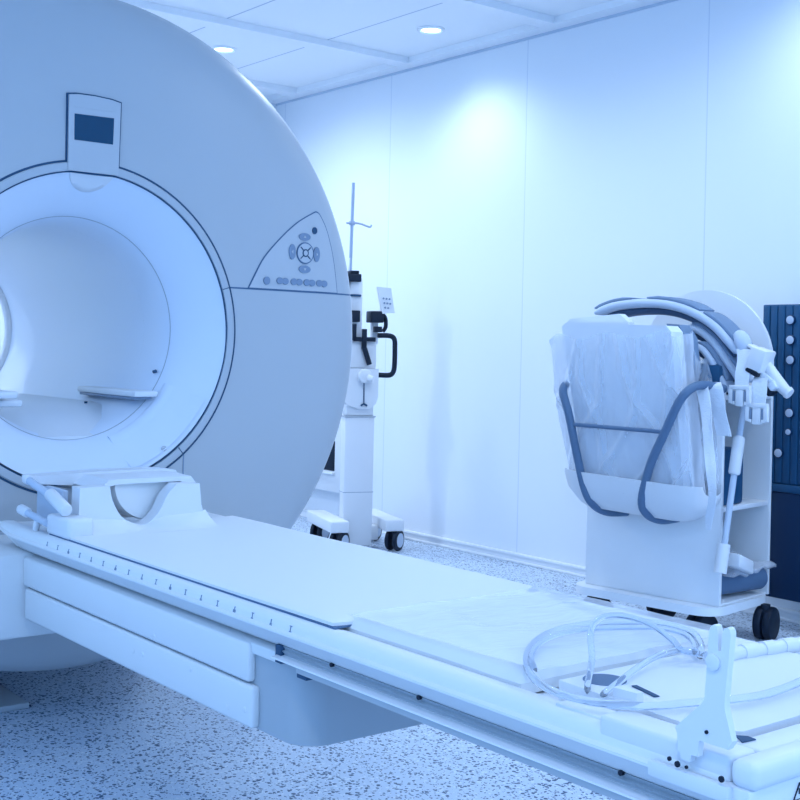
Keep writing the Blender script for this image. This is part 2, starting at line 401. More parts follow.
for (u, v, q) in ((.715, .312, 1), (.716, .210, -1)):
    x = xf(math.hypot(u, v)) + .0078
    MB().prism([(x, CY + u - .005, CZ0 + v - .003 * q), (x, CY + u + .005, CZ0 + v - .003 * q), (x, CY + u, CZ0 + v + .005 * q)], (.0006, 0, 0)).build('arrow_mark', PANEL, ctl)
for (u, v, q) in ((.668, .262, -1), (.764, .260, 1)):
    x = xf(math.hypot(u, v)) + .0078
    MB().prism([(x, CY + u - .002 * q, CZ0 + v - .006), (x, CY + u - .002 * q, CZ0 + v + .006), (x, CY + u + .004 * q, CZ0 + v)], (.0006, 0, 0)).build('arrow_mark', PANEL, ctl)
btn('stop_button', .756, .335, .009, .011, SEAM, .0035); btn('round_button', .575, .167, .0115, .0125, BUTTON)
for u in (.633, .686, .736, .786):
    btn('key_button', u - .0105, .169, .0115, .0105, BUTTON); btn('key_button', u + .0105, .1685, .0115, .0105, BUTTON)
# joints of the covers
def strip(pts, w, mat, name, dx=.0012):
    b = MB(); g = [[], []]
    for (u, v), (nu, nv) in pts:
        x = xf(math.hypot(u, v)) + dx
        g[0].append((x, CY + u - nu * w, CZ0 + v - nv * w)); g[1].append((x, CY + u + nu * w, CZ0 + v + nv * w))
    b.sheet(g, .004, (-1, 0, 0)); b.build(name, mat, gantry)
strip([((.447 + (.953 - .447) * k / 40, .1395), (0, 1)) for k in range(41)], .0024, SEAMM, 'cover_joint')
strip([((-.447 - (.953 - .447) * k / 40, .1395), (0, 1)) for k in range(41)], .0024, SEAMM, 'cover_joint')
strip([((.304, -.355 - (.90 - .355) * k / 40), (1, 0)) for k in range(41)], .0018, BUTTON, 'cover_joint')
strip([((-.304, -.355 - (.90 - .355) * k / 40), (1, 0)) for k in range(41)], .0018, BUTTON, 'cover_joint')
for dy, dz in ((.436, .137), (.288, -.342), (-.436, .137), (-.288, -.342)):
    r = math.hypot(dy, dz); ca, sa = dy / r, dz / r
    MB().tube([(-3.2082, CY + ca * .44, CZ0 + sa * .44), (-3.2085, CY + ca * .464, CZ0 + sa * .464)], .0013, 6).build('ring_joint', SEAM, gantry)
# foot of the scanner
b = MB(); b.box((-4.4, CY - .55, 0), (-3.95, CY + .55, .24), .02); b.build('base_plinth', NAVY, gantry)
b = MB(); b.box((-3.75, CY - .72, 0), (-3.38, CY - .08, .018), .004); b.build('floor_plate', SIDEW, gantry)
# dock bridge that carries the table
b = MB(); b.box((-3.30, .70, .318), (-2.915, 1.93, .528), .012); b.build('dock_bridge', ARMW, gantry)

# ------------------------------------------------------------------ patient table
TY = 1.412; HW = .284
tbl = thing('patient_table', (-1.9, TY, .3), 'long white patient table cantilevered out of the scanner with rails and a length scale', 'table')
def mir(p): return [(y, z) for y, z in p] + [(2 * TY - y, z) for y, z in reversed(p)]
edge = [(1.185, .574), (1.178, .5865), (1.160, .5905), (1.150, .5905), (1.142, .588), (1.1372, .583), (1.1352, .577), (1.1342, .5705), (1.1312, .569), (1.1275, .5665), (1.1275, .563), (1.130, .561), (1.150, .539), (1.165, .528)]
profile = [(TY, .566), (1.30, .567), (1.22, .570)] + edge
ring = profile + [(2 * TY - y, z) for y, z in reversed(profile[1:])]
rings = []
for x, k in ((-3.075, .3), (-3.03, .62), (-2.97, 1), (-2.5, 1), (-2, 1), (-1.5, 1), (-1.22, 1), (-.836, 1)):
    rings.append([(x, TY + (y - TY) * (1 if k == 1 else .97 + .03 * k), .585 + (z - .585) * k) for y, z in ring])
b = MB(); b.loft(rings); b.build('tabletop', SOFT, tbl, sharp=.7)
# slit and profiled rail under the top
b = MB(); b.box((-2.93, 1.181, .5222), (-1.76, 1.65, .530)); b.build('slit_liner', SEAM, tbl)
b = MB(); b.box((-1.77, 1.1595, .5335), (-.84, 1.66, .5395)); b.build('slit_liner', SEAM, tbl)
for y0, sg in ((1.154, 1), (2 * TY - 1.154, -1)):
    MB().prism([(-1.775, y0, .534), (-1.775, y0 + .004 * sg, .528), (-1.775, y0 - .002 * sg, .526), (-1.775, y0 + .003 * sg, .520), (-1.775, y0, .516), (-1.775, y0 + .05 * sg, .516), (-1.775, y0 + .05 * sg, .534)], (.935, 0, 0)).build('side_web', SIDEW, tbl)
for y0, sg in ((1.156, 1), (2 * TY - 1.156, -1)):
    b = MB(); b.prism([(-1.775, y0, .5185), (-1.775, y0 - .018 * sg, .5160), (-1.775, y0 - .0185 * sg, .5135), (-1.775, y0 + .05 * sg, .5135), (-1.775, y0 + .05 * sg, .5185)], (.935, 0, 0), .0008, 1); b.build('slide_rail', WHITE, tbl)
    b = MB(); b.prism([(-1.70, y0 - .0165 * sg, .5140), (-1.70, y0 - .0165 * sg, .5040), (-1.70, y0 + .05 * sg, .5040), (-1.70, y0 + .05 * sg, .5140)], (.86, 0, 0), .0008, 1); b.build('rail_base', SIDEW, tbl)
b = MB(); b.box((-1.70, 1.17, .504), (-.86, 2 * TY - 1.17, .512), .002); b.build('under_tray', SIDEW, tbl)
for x in (-1.615, -1.392, -1.001):
    MB().cyl((x, 1.156, .534), (x, 1.1495, .534), .0036, seg=12).build('rail_screw', BLACK, tbl)
# arm under the table
def armplan(z):
    o = [(-2.914, 1.162, z)]
    for (cx_, cy_, a0) in ((-1.708 - .055, 1.162 + .055, -90), (-1.708 - .055, 2 * TY - 1.162 - .055, 0)):
        for k in range(13): a = math.radians(a0 + 90 * k / 12); o.append((cx_ + .055 * math.cos(a), cy_ + .055 * math.sin(a), z))
    return o + [(-2.914, 2 * TY - 1.162, z)]
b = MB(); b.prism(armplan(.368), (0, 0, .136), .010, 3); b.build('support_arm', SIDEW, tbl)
b = MB(); b.box((-2.914, 1.153, .50), (-1.772, 2 * TY - 1.153, .5205), .004); b.build('arm_top', ARMW, tbl)
b = MB(); b.box((-2.914, 1.146, .449), (-1.862, 1.165, .5195), .007, seg=3); b.build('arm_cover', ARMW, tbl)
b = MB(); b.box((-2.9, 1.146, .370), (-1.846, 1.165, .445), .007, seg=3); b.build('arm_cover', ARMW, tbl)
for x, z in ((-2.27, .415), (-2.31, .414), (-2.07, .428), (-2.22, .462), (-1.93, .39), (-1.87, .40)):
    MB().cyl((x, 1.148, z), (x, 1.1450, z), .0055, seg=14, bev=.001).build('cover_cap', ARMW, tbl)
b = MB(); b.box((-1.780, 1.1495, .5035), (-1.762, 1.20, .5345), .001); b.build('rail_pocket', SEAM, tbl)
b = MB(); b.box((-1.722, 1.156, .489), (-1.694, 1.185, .5038), .001); b.build('rail_pocket', SEAM, tbl)
# length scale on the near rim
for k in range(26):
    x = -2.74 + k * .0605
    if x > -1.69: break
    b = MB()
    def rim(u, v): return (x + u, 1.1340 - .0009 * v, .5755 - .0050 * v)
    hgt = 1.0 if k % 2 else .7
    b.sheet([[rim(-.0009, -1), rim(.0009, -1)], [rim(-.0009, hgt), rim(.0009, hgt)]], .0015, (0, 1, 0))
    for v in ((.4, .8) if k % 2 == 0 else (-1, .8)):
        b.sheet([[rim(-.0034, v), rim(.0034, v)], [rim(-.0034, v + .2), rim(.0034, v + .2)]], .0015, (0, 1, 0))
    if k % 4 == 2:
        b.sheet([[rim(-.0038, .0), rim(-.0026, .0)], [rim(-.0038, 1), rim(-.0026, 1)]], .0015, (0, 1, 0))
        b.sheet([[rim(.0026, .0), rim(.0038, .0)], [rim(.0026, 1), rim(.0038, 1)]], .0015, (0, 1, 0))
    b.build('scale_mark', BUTTON, tbl)
# foot-end fittings
b = MB(); b.box((-.842, 1.130, .512), (-.80, 2 * TY - 1.130, .574), .006); b.build('end_panel', WHITE, tbl)
b = MB(); b.box((-.8295, 1.1315, .572), (-.795, 2 * TY - 1.1315, .6035), .010, seg=3); b.build('end_cap', WHITE, tbl)
b = MB(); b.box((-.87, 1.19, .566), (-.828, 2 * TY - 1.14, .600), .006, seg=3); b.build('end_cross_rail', WHITE, tbl)
b = MB(); b.box((-1.025, 1.136, .572), (-.8315, 1.186, .6025), .005, seg=3); b.build('rim_block', WHITE, tbl)
b = MB(); b.box((-1.115, 1.150, .574), (-1.02, 1.190, .594), .004); b.build('rim_spacer', WHITE, tbl)
b = MB(); b.prism([(-1.17, 1.215, .572), (-.915, 1.20, .572), (-.885, 1.235, .572), (-.885, 1.60, .572), (-.915, 1.64, .572), (-1.17, 1.62, .572)], (0, 0, .028), .010, 3); b.build('foot_plate', WHITE, tbl)
b = MB(); b.cyl((-1.135, 1.268, .5992), (-1.135, 1.268, .6008), .030, seg=28); b.build('socket_recess', GREYTUBE, tbl)
b = MB(); p0, p1 = onz(.6005, 634, 686), onz(.6005, 657, 697); d = (p1 - p0).normalized(); nn = V((-d.y, d.x, 0)) * .004
b.prism([p0 - nn, p1 - nn, p1 + nn, p0 + nn], (0, 0, .0012)); b.build('plate_slot', SEAM, tbl)
b = MB(); p0, p1 = onz(.604, 618, 692), onz(.604, 640, 699); d = (p1 - p0).normalized(); nn = V((-d.y, d.x, 0)) * .010
b.prism([p0 - nn - V((0, 0, .004)), p1 - nn * .6 - V((0, 0, .004)), p1 + nn * .6 - V((0, 0, .004)), p0 + nn - V((0, 0, .004))], (0, 0, .012), .003); b.build('release_lever', WHITE, tbl)
b = MB(); p = [onz(.6005, *q) for q in ((735, 736), (742, 743), (756, 740), (748, 737))]; b.prism(p, (0, 0, .0012)); b.build('corner_gap', SEAM, tbl)
# ribbed cross bar at the foot
b = MB(); A0, A1 = V((-1.118, 1.47, .606)), V((-1.085, 1.73, .606)); dd = (A1 - A0)
b.tube([A0, A1], .0105, 14)
cb = b.build('cross_bar', WHITE, tbl)
for k in range(6): MB().tube([A0 + dd * (.10 + k * .165), A0 + dd * (.10 + k * .165 + .09)], .0125, 14).build('bar_sleeve', WHITE, cb)
b = MB(); b.tube([A0 + V((.0, .0, -.02)), A1 + V((0, 0, -.02))], .012, 10); b.build('bar_foot', WHITE, tbl)
# upright fork bracket at the near rim
LY = 1.125
def lp(q): return ony(LY, *q)
poly = [(675, 727), (702, 703), (704.5, 697), (709, 631), (711, 626), (714, 624.5), (716.5, 626), (717.5, 631), (718, 651), (721, 651), (722.5, 633), (724.5, 628.5), (727.5, 627.5), (730, 630), (731, 635), (724.5, 702), (725, 711), (732, 742), (728, 750), (699, 740.5), (697.6, 757), (691, 755), (690, 762), (681, 759), (680, 752), (677.5, 751), (677, 733)]
b = MB(); b.prism([lp(q) for q in poly], (0, .0095, 0), .0015, 1); lat = b.build('fork_bracket', WHITE, tbl)
b = MB(); c = lp((713.5, 662)); b.cyl(c, c + V((0, -.003, 0)), .0095, seg=24, bev=.001); b.build('pivot_cap', WHITE, lat)
b = MB(); c = lp((707, 732)); b.cyl(c, c + V((0, -.002, 0)), .0022, seg=10); b.build('set_screw', BLACK, lat)
b = MB(); b.box((-.935, 1.1215, .556), (-.822, 1.131, .5745), .002); plate = b.build('bracket_plate', WHITE, tbl)
for q, r in (((678, 764), .0055), ((722, 779), .0055), ((687, 767), .003), ((670, 758.5), .004)):
    c = ony(1.1215, *q); MB().cyl(c, c + V((0, -.0022, 0)), r * .65, seg=14).build('plate_screw', BLACK, plate)
# warning triangle on the end face
b = MB(); X = -.7995
tri = [(1.209, .549), (1.231, .549), (1.220, .567)]
b.prism([(X - .001, y, z) for y, z in tri], (.002, 0, 0)); wl = b.build('warning_label', WHITE, tbl)
b = MB()
b.tube([(X + .0015, *q) for q in tri], .0011, 6, closed=True); b.build('warning_border', BLACK, wl)
b = MB(); b.box((X, 1.2192, .5545), (X + .002, 1.2208, .561)); b.build('warning_mark', BLACK, wl)

# ------------------------------------------------------------------ mattress
def pad_grid(x0, x1f, y0, y1, nx, ny, zf):
    g = []
    for i in range(nx + 1):
        row = []
        for j in range(ny + 1):
            y = y0 + (y1 - y0) * j / ny; xe = x1f(y) if callable(x1f) else x1f
            x = x0 + (xe - x0) * i / nx
            row.append((x, y, zf(x, y, i / nx, j / ny)))
        g.append(row)
    return g
def matz(x, y, u, v):
    e = min(1, min(v, 1 - v) / .03, (1 - u) / .012)
    return .5985 + .0035 * max(0, e) ** .5 - .003 * math.sin(PI * v) + .002 * noise.noise(V((x * 3, y * 4, 0)))
b = MB(); b.sheet(pad_grid(-2.78, lambda y: -1.615 - .055 * (y - 1.155) / .51 - .008 * max(0, (abs(y - 1.41) - .21) / .045) ** 2, 1.157, 1.667, 80, 40, matz), .0055)
mo = b.build('table_mattress', SOFT, None, (-2.2, TY, .59)); mbk = MB(); mbk.sheet(pad_grid(-2.78, lambda y: -1.613 - .055 * (y - 1.155) / .51, 1.1553, 1.6687, 20, 20, lambda x, y, u, v: .5935), .003); mbk.build('edge_shadow_sheet', SEAMM, mo)  # dark sheet peeking out below paints the shadow line along the mat edge
tag(mo, 'thin white mattress covering the scanner end of the patient table', 'mattress')

def p2z(x, y, u, v):
    e = max(0, min(1, min(v, 1 - v) / .05, min(u, 1 - u) / .03)) ** .5
    return .589 + .013 * e + .0015 * noise.noise(V((x * 6, y * 6, 3)))
pad = thing('foot_cushion', (-1.44, TY, .57), 'short white cushion under a clear plastic sheet at the foot of the mattress', 'cushion')
b = MB(); b.sheet(pad_grid(-1.675, -1.215, 1.187, 1.63, 40, 40, p2z), .016); b.build('pad', SOFT, pad)
def shz(x, y, u, v):
    w = noise.noise(V((x * 4 + y * 2, y * 6 - x * 3, 1.5))) + .35 * noise.noise(V((x * 11, y * 8, 5)))
    return .6085 + .0045 * w + .003 * max(0, math.sin((y + x * .35) * 26)) ** 3
b = MB(); b.sheet(pad_grid(-1.625, -1.19, 1.195, 1.64, 90, 90, shz)); b.build('plastic_sheet', SHEETF, pad, sharp=3)

# ------------------------------------------------------------------ head coil cradle
hc = thing('head_coil', (-2.8, 1.36, .6), 'white head coil cradle with a half-round neck cut-out at the bore end of the table', 'head coil')
up = spline([V((y, z, 0)) for y, z in ((1.279, .704), (1.286, .671), (1.307, .634), (1.335, .613), (1.365, .606), (1.392, .617), (1.414, .641), (1.432, .676), (1.457, .700))], 4)
inner = [(p.x, p.y) for p in up]
n = len(inner)
outer_b = [(1.203, .592), (1.203, .704)]
def sect(x, flare, drop=0):
    r = [(x, 1.203 - flare * .3, .598), (x, 1.203, .704)]
    r += [(x, y, z) for y, z in inner]
    r += [(x, 1.521, .699), (x, 1.527, .645), (x, 1.54 + flare, .598)]
    return r
b = MB(); t = [sect(-2.765, .0), sect(-2.727, .0), sect(-2.72, .004)]
b.loft(t); b.build('neck_panel', WHITE, hc, sharp=.5)
# sloping skirt onto the mattress
g = []
for i in range(10):
    u = i / 9; row = []
    for j in range(25):
        v = j / 24; y = 1.21 + (1.54 - 1.21) * v
        row.append((-2.722 + .09 * u, y, .600 + (.026 + .006 * (abs(v - .5) * 2) ** 3) * (1 - u) ** 2.2 - (.02 * math.exp(-((v - .47) / .12) ** 2)) * (1 - u)))
    g.append(row)
b = MB(); b.sheet(g, .012); b.build('skirt', SOFT, hc, sharp=1)
# bowl: half-pipe head rest behind the panel
rs = []
for x, s in ((-2.775, .97), (-2.785, 1), (-2.90, 1), (-2.96, .96)):
    o_, i_ = [], []
    for k in range(25):
        a = PI + PI * k / 24
        o_.append((x, 1.413 + .098 * s * math.cos(a), .700 + .092 * s * math.sin(a))); i_.append((x, 1.413 + .088 * s * math.cos(a), .702 + .082 * s * math.sin(a)))
    rs.append(o_ + i_[::-1])
b = MB(); b.loft(rs); b.build('head_rest', SOFT, hc, sharp=.7)
g = []
for i in range(8):
    row = []
    for k in range(21):
        a = PI + PI * k / 20; s = (1 - i / 7 * .97)
        row.append((-2.778 - .012 * (1 - s), 1.413 + .090 * s * math.cos(a), .702 + .084 * s * math.sin(a)))
    g.append(row)
b = MB(); b.sheet(g, .006, (-1, 0, 0)); b.build('rest_cushion', SOFT, hc, sharp=1)
# rear plate with stepped right end
b = MB()
b.prism([(-2.97, 1.160, .697), (-2.97, 1.160, .714), (-2.97, 1.34, .720), (-2.97, 1.50, .720), (-2.97, 1.555, .714), (-2.97, 1.558, .708), (-2.97, 1.592, .697), (-2.97, 1.596, .679), (-2.97, 1.54, .674), (-2.97, 1.28, .686)], (.06, 0, 0), .004); b.build('rear_plate', WHITE, hc)
b = MB(); b.prism([(-2.91, 1.27, .692), (-2.91, 1.30, .714), (-2.91, 1.52, .714), (-2.91, 1.54, .69), (-2.91, 1.515, .69), (-2.91, 1.49, .702), (-2.91, 1.32, .702)], (.145, 0, 0), .002); b.build('neck_shroud', WHITE, hc)
b = MB(); b.box((-2.96, 1.195, .592), (-2.80, 1.21, .690), .003); b.build('side_frame', COILEDGE, hc)
b = MB(); b.box((-2.96, 1.212, .592), (-2.94, 1.55, .68), .003); b.build('rear_frame', WHITE, hc)
b = MB(); b.box((-2.79, 1.150, .592), (-2.66, 1.215, .640), .010, seg=3); b.build('side_block', WHITE, hc)
b = MB(); b.tube([(-2.925, 1.158, .706), (-2.76, 1.165, .672)], .0095, 14); lr = b.build('latch_rod', COILEDGE, hc)
b = MB(); b.cyl((-2.80, 1.163, .684), (-2.70, 1.163, .655), .0155, seg=20, bev=.005); b.build('rod_grip', WHITE, lr)
b = MB(); b.cyl((-2.935, 1.158, .708), (-2.915, 1.158, .704), .0125, seg=20, bev=.004); b.build('rod_end', WHITE, lr)
b = MB(); b.tube([(-2.91, 1.145, .631), (-2.78, 1.150, .617)], .0085, 14); lr = b.build('latch_rod', COILEDGE, hc)
b = MB(); b.cyl((-2.935, 1.145, .634), (-2.890, 1.146, .629), .0125, seg=20, bev=.004); b.build('rod_grip', WHITE, lr)
b = MB(); b.cyl((-2.85, 1.150, .592), (-2.84, 1.150, .618), .008, seg=16, bev=.003); b.build('rod_end', WHITE, lr)

# ------------------------------------------------------------------ clear tubing on the foot of the table
b = MB(); R_ = .0054
def tz(q, z): return onz(z, *q)
loop = [((700, 656), .608), ((701, 645), .616), ((695, 635), .618), ((684, 629), .620), ((664, 624), .622), ((640, 622), .620), ((610, 622.5), .620), ((580, 625), .618), ((557, 630), .616), ((540, 638), .614), ((530, 648), .612), ((526, 661), .610), ((531, 675), .609), ((545, 687), .609), ((567, 696), .609), ((594, 702), .609), ((625, 705.5), .609), ((655, 706), .609), ((690, 703), .610), ((725, 700), .611), ((760, 695.5), .611), ((790, 686), .611), ((812, 676), .611)]
b.tube([tz(q, z) for q, z in loop], R_, 10, smooth=6, caps=False)
l2 = [((537, 672), .613), ((531, 657), .617), ((541, 642), .619), ((562, 633), .622), ((592, 628.5), .625), ((630, 627.5), .626), ((660, 628), .626), ((684, 634), .624), ((694, 644), .622), ((694, 655), .618)]
b.tube([tz(q, z) for q, z in l2], lambda u: R_ * .8 * min(1, .04 + 22 * min(u, 1 - u)), 10, smooth=6)
s2 = [((587, 694), .6065), ((588, 682), .610), ((592, 660), .620), ((590.5, 640), .640), ((592, 627), .655), ((601, 618), .664), ((615, 615.5), .664), ((633, 618), .655), ((655, 627), .640), ((672, 640), .628), ((682, 650), .620), ((700, 654), .616), ((716, 658), .612)]
b.tube([tz(q, z) for q, z in s2], lambda u: R_ * .85 * min(1, .04 + 22 * min(u, 1 - u)), 10, smooth=6)
s3 = [((601, 696), .6065), ((615, 685), .609), ((640, 666), .613), ((660, 655), .616), ((680, 650), .618), ((700, 653), .616)]
b.tube([tz(q, z) for q, z in s3], lambda u: R_ * .85 * min(1, .04 + 22 * min(u, 1 - u)), 10, smooth=6)
tag(b.build('clear_tubing', CLEAR, None, (-1.1, 1.3, .6), sharp=3), 'coiled clear plastic tubing lying on the foot end of the patient table', 'tubing')

# ------------------------------------------------------------------ contrast injector stand
IO = V((-5.121, 3.787, 0)); E1 = V((.316, .949, 0)).normalized(); EN = V((.949, -.316, 0)).normalized()
inj = thing('injector_stand', IO, 'white wheeled injector stand with a hooked pole and black handle between scanner and wall', 'medical stand')
def ip(e, n_, z): return IO + E1 * e + EN * n_ + V((0, 0, z))
def il(v): return ip(v.x, v.y, v.z)
def IB(lo, hi, bev=.004): return MB().box(lo, hi, bev, il)
IB((-.072, -.075, .02), (.090, 0, .695), .010).build('column', WHITE, inj)
b = MB().box((-.0725, -.0755, .300), (.0905, .0005, .3025), 0, il); b.build('column_seam', BUTTON, inj)
IB((-.076, -.08, .690), (.094, .004, .698), .002).build('column_collar', RING, inj)
IB((-.066, -.07, .698), (.084, -.004, .78), .008).build('neck', WHITE, inj)
b = MB(); pl = [(-.092, .945), (-.092, .775), (-.06, .752), (0, .735), (.05, .735), (.088, .76), (.10, .80), (.10, .945)]
b.prism([ip(e, -.115, z) for e, z in pl], EN * .13, .008, 3); b.build('lower_housing', WHITE, inj)
b = MB(); b.cyl(ip(.02, .012, .905), ip(.02, .05, .905), .036, seg=28, bev=.006); b.cyl(ip(.03, .045, .895), ip(.055, .06, .890), .022, .016, seg=20); b.build('drain_knob', WHITE, inj)
b = MB(); b.tube([ip(.02, .018, .875), ip(.022, .018, .76)], .003, 8); b.tube([ip(.005, .02, .752), ip(.02, .022, .762), ip(.038, .02, .752)], .005, 8); b.build('hook_line', SEAM, inj)
IB((-.085, -.10, .945), (.095, -.012, 1.085), .006).build('mid_housing', WHITE, inj)
b = MB().box((-.087, -.014, .945), (-.079, -.008, 1.17), 0, il); b.box((-.087, -.014, .941), (.03, -.006, .947), 0, il); b.build('housing_edge', SEAM, inj)
b = MB()
b.box((-.038, -.008, 1.085), (.082, .012, 1.108), .003, il); b.box((.008, -.006, 1.045), (.032, .016, 1.15), .003, il)
b.tube([ip(.022, .006, 1.05), ip(.05, .01, .965)], .014, 8); b.box((-.045, -.008, 1.09), (-.024, .012, 1.175), .003, il); b.build('clamp_cross', BLACK, inj)
IB((-.055, -.075, 1.07), (.02, -.03, 1.42), .012).build('tube_column', WHITE, inj)
IB((.075, -.07, 1.07), (.11, -.03, 1.24), .01).build('side_column', WHITE, inj)
b = MB(); b.box((-.075, -.08, 1.185), (-.005, .01, 1.245), .005, il); b.box((-.082, -.07, 1.12), (-.060, .0, 1.27), .004, il); b.build('clamp_block', BLACK, inj)
b = MB(); b.box((.055, -.08, 1.185), (.125, .01, 1.245), .005, il); b.tube([ip(.12, -.02, 1.235), ip(.142, -.02, 1.21), ip(.145, -.02, 1.165), ip(.13, -.02, 1.14)], .011, 10, smooth=4); b.box((.075, -.02, 1.135), (.115, .014, 1.165), .003, il); b.build('clamp_block', BLACK, inj)
b = MB(); b.box((-.072, -.085, 1.395), (.002, -.005, 1.435), .004, il); b.box((-.055, -.08, 1.435), (-.010, -.01, 1.452), .003, il); b.box((-.078, -.07, 1.36), (-.064, -.01, 1.43), .002, il); b.build('pole_clamp', BLACK, inj)
b = MB(); b.cyl(ip(-.02, -.04, 1.318), ip(-.02, -.04, 1.330), .032, seg=24, bev=.004); b.build('column_ring', SEAM, inj)
IB((-.055, -.06, 1.452), (-.038, -.043, 1.52), .002).build('pole_sleeve', WHITE, inj)
b = MB(); b.tube([ip(-.047, -.05, 1.45), ip(-.040, -.05, 1.912)], .0085, 12); pole = b.build('pole', STEEL, inj)
b = MB(); b.cyl(ip(-.043, -.05, 1.690), ip(-.043, -.05, 1.712), .016, seg=16, bev=.003)
b.tube([ip(-.075, -.05, 1.70), ip(-.03, -.04, 1.701), ip(.0, -.03, 1.698), ip(.025, -.02, 1.688), ip(.045, -.015, 1.683), ip(.052, -.013, 1.694)], .0052, 8, smooth=5); b.build('pole_hook', STEEL, pole)
b = MB(); b.tube([ip(.10, -.01, 1.118), ip(.165, -.005, 1.118), ip(.188, 0, 1.10), ip(.192, 0, 1.06), ip(.192, 0, .97), ip(.186, 0, .93), ip(.165, 0, .912), ip(.105, -.005, .912)], .0135, 12, smooth=5); b.build('push_handle', BLACK, inj)
kp = [ip(.085, .01, 1.372), ip(.155, .025, 1.366), ip(.178, .025, 1.238), ip(.115, .01, 1.232)]
b = MB(); b.prism(kp, EN * -.022, .004); key = b.build('keypad', WHITE, inj)
u0 = (kp[1] - kp[0]); v0 = (kp[3] - kp[0])
for r in range(3):
    for c in range(3):
        if r == 2 and c == 2: continue
        p = kp[0] + u0 * (.28 + .22 * c) + v0 * (.42 + .17 * r) + EN * .0005
        MB().cyl(p, p + EN * .003, .0052, seg=10).build('keypad_button', BUTTON, key)
b = MB(); b.tube([ip(.12, -.01, 1.245), ip(.10, -.03, 1.225)], .012, 10); b.build('keypad_arm', WHITE, inj)
# feet and castors
for e0 in (-.115, .185):
    b = MB(); b.box((e0 - .05, -.36, .105), (e0 + .05, .09, .165), .008, il, 3); ft = b.build('foot_beam', WHITE, inj)
    for n_ in (.045, -.31):
        AX = (EN * .72 + E1 * .69).normalized()
        c0 = ip(e0 + .012, n_, .055); b = MB()
        b.box((-.014, -.022, .06), (.014, .022, .108), .003, lambda v: c0 + AX * v.x + V((-AX.y, AX.x, 0)) * v.y + V((0, 0, v.z - .055))); cw = b.build('castor', BLACK, ft)
        for q in (-1, 1):
            MB().cyl(c0 + AX * (q * .022 - .011), c0 + AX * (q * .022 + .011), .055, seg=32, bev=.006).build('wheel', BLACK, ft)
            MB().cyl(c0 + AX * (q * .034 - .0018), c0 + AX * (q * .034 + .0018), .037, seg=28).build('hub_cap', COILEDGE, ft)
b = MB(); b.box((-.065, -.10, .045), (.135, -.03, .12), .006, il); b.build('base_crossbeam', WHITE, inj)

# white wall unit with a dark slot, half hidden by the scanner
wu = thing('wall_unit', (-6.1, 4.2, 0), 'white wall unit with a dark slot half hidden behind the scanner', 'wall unit')
MB().box((-6.5, 4.18, .20), (-5.80, 4.261, .62), .006).build('casing', WHITE, wu)
MB().box((-6.4, 4.176, .325), (-5.878, 4.182, .500), .001).build('slot', BLACK, wu)
MB().box((-6.42, 4.158, .305), (-5.870, 4.182, .320), .003).build('slot_ledge', TRIM, wu)

# ------------------------------------------------------------------ equipment cart
CO = V((-2.695, 3.6, 0)); CWD = V((.99, .139, 0)).normalized(); CDD = V((-CWD.y, CWD.x, 0))
def cp_(w, d, z): return CO + CWD * w + CDD * d + V((0, 0, z))
def cl(v): return cp_(v.x, v.y, v.z)
def cfr(d, x, y): return on(CO + CDD * d, CDD, x, y)
def csd(w, x, y): return on(CO + CWD * w, CWD, x, y)
cart = thing('equipment_cart', cp_(-.29, .2, 0), 'pale blue-white open cart on black castors standing by the wall', 'cart')
def CB(lo, hi, bev=.003): return MB().box(lo, hi, bev, cl)
pts = []
def rr(w0, w1, d0, d1, r):
    o = []
    for (cw, cd, a0) in ((w1 - r, d1 - r, 0), (w0 + r, d1 - r, 90), (w0 + r, d0 + r, 180), (w1 - r, d0 + r, 270)):
        for k in range(7):
            a = math.radians(a0 + 15 * k); o.append((cw + r * math.cos(a), cd + r * math.sin(a)))
    return o
b = MB(); b.prism([cp_(w, d, .128) for w, d in rr(-.612, .010, -.062, .395, .085)], (0, 0, .030), .008, 3); b.build('base_board', CARTW, cart)
CB((-.574, 0, .158), (0, .018, .93)).build('front_panel', CARTW, cart)
CB((-.574, .018, .158), (-.556, .36, .93)).build('side_panel', CARTW, cart)
b = MB(); poly = [(0, .158), (0, 1.02)]
poly = [(.0, .158)] + [(-.287 + .287 * math.cos(PI * k / 28), 1.02 + .287 * math.sin(PI * k / 28)) for k in range(29)] + [(-.574, .158)]
b.prism([cp_(w, .36, z) for w, z in poly], CDD * .016, .003, 2); b.build('rear_panel', CARTW, cart)
CB((-.556, .018, .492), (-.004, .36, .510)).build('shelf', WHITE, cart)
CB((-.556, .018, .892), (-.002, .36, .910)).build('shelf', WHITE, cart)
CB((-.556, .018, .158), (-.004, .36, .166)).build('shelf', CARTW, cart)
for i, (w, d, a) in enumerate(((-.515, .0, 55), (-.425, .32, 80), (-.085, .03, 80), (.022, .315, 97))):
    c, s_ = math.cos(math.radians(a)), math.sin(math.radians(a))
    def q(u, v, z, w=w, d=d, c=c, s_=s_): return cp_(w + u * c - v * s_, d + u * s_ + v * c, z)
    b = MB(); b.box((-.03, -.030, .06), (.045, .030, .118), .012, lambda p, q=q: q(p.x, p.y, p.z)); b.tube([q(-.01, 0, .10), q(-.01, 0, .132)], .018, 12); cw = b.build('castor', BLACK, cart)
    for k in (-1, 1): MB().cyl(q(0, k * .018 - .015, .061), q(0, k * .018 + .015, .061), .061, seg=28, bev=.006).build('wheel', BLACK, cw)
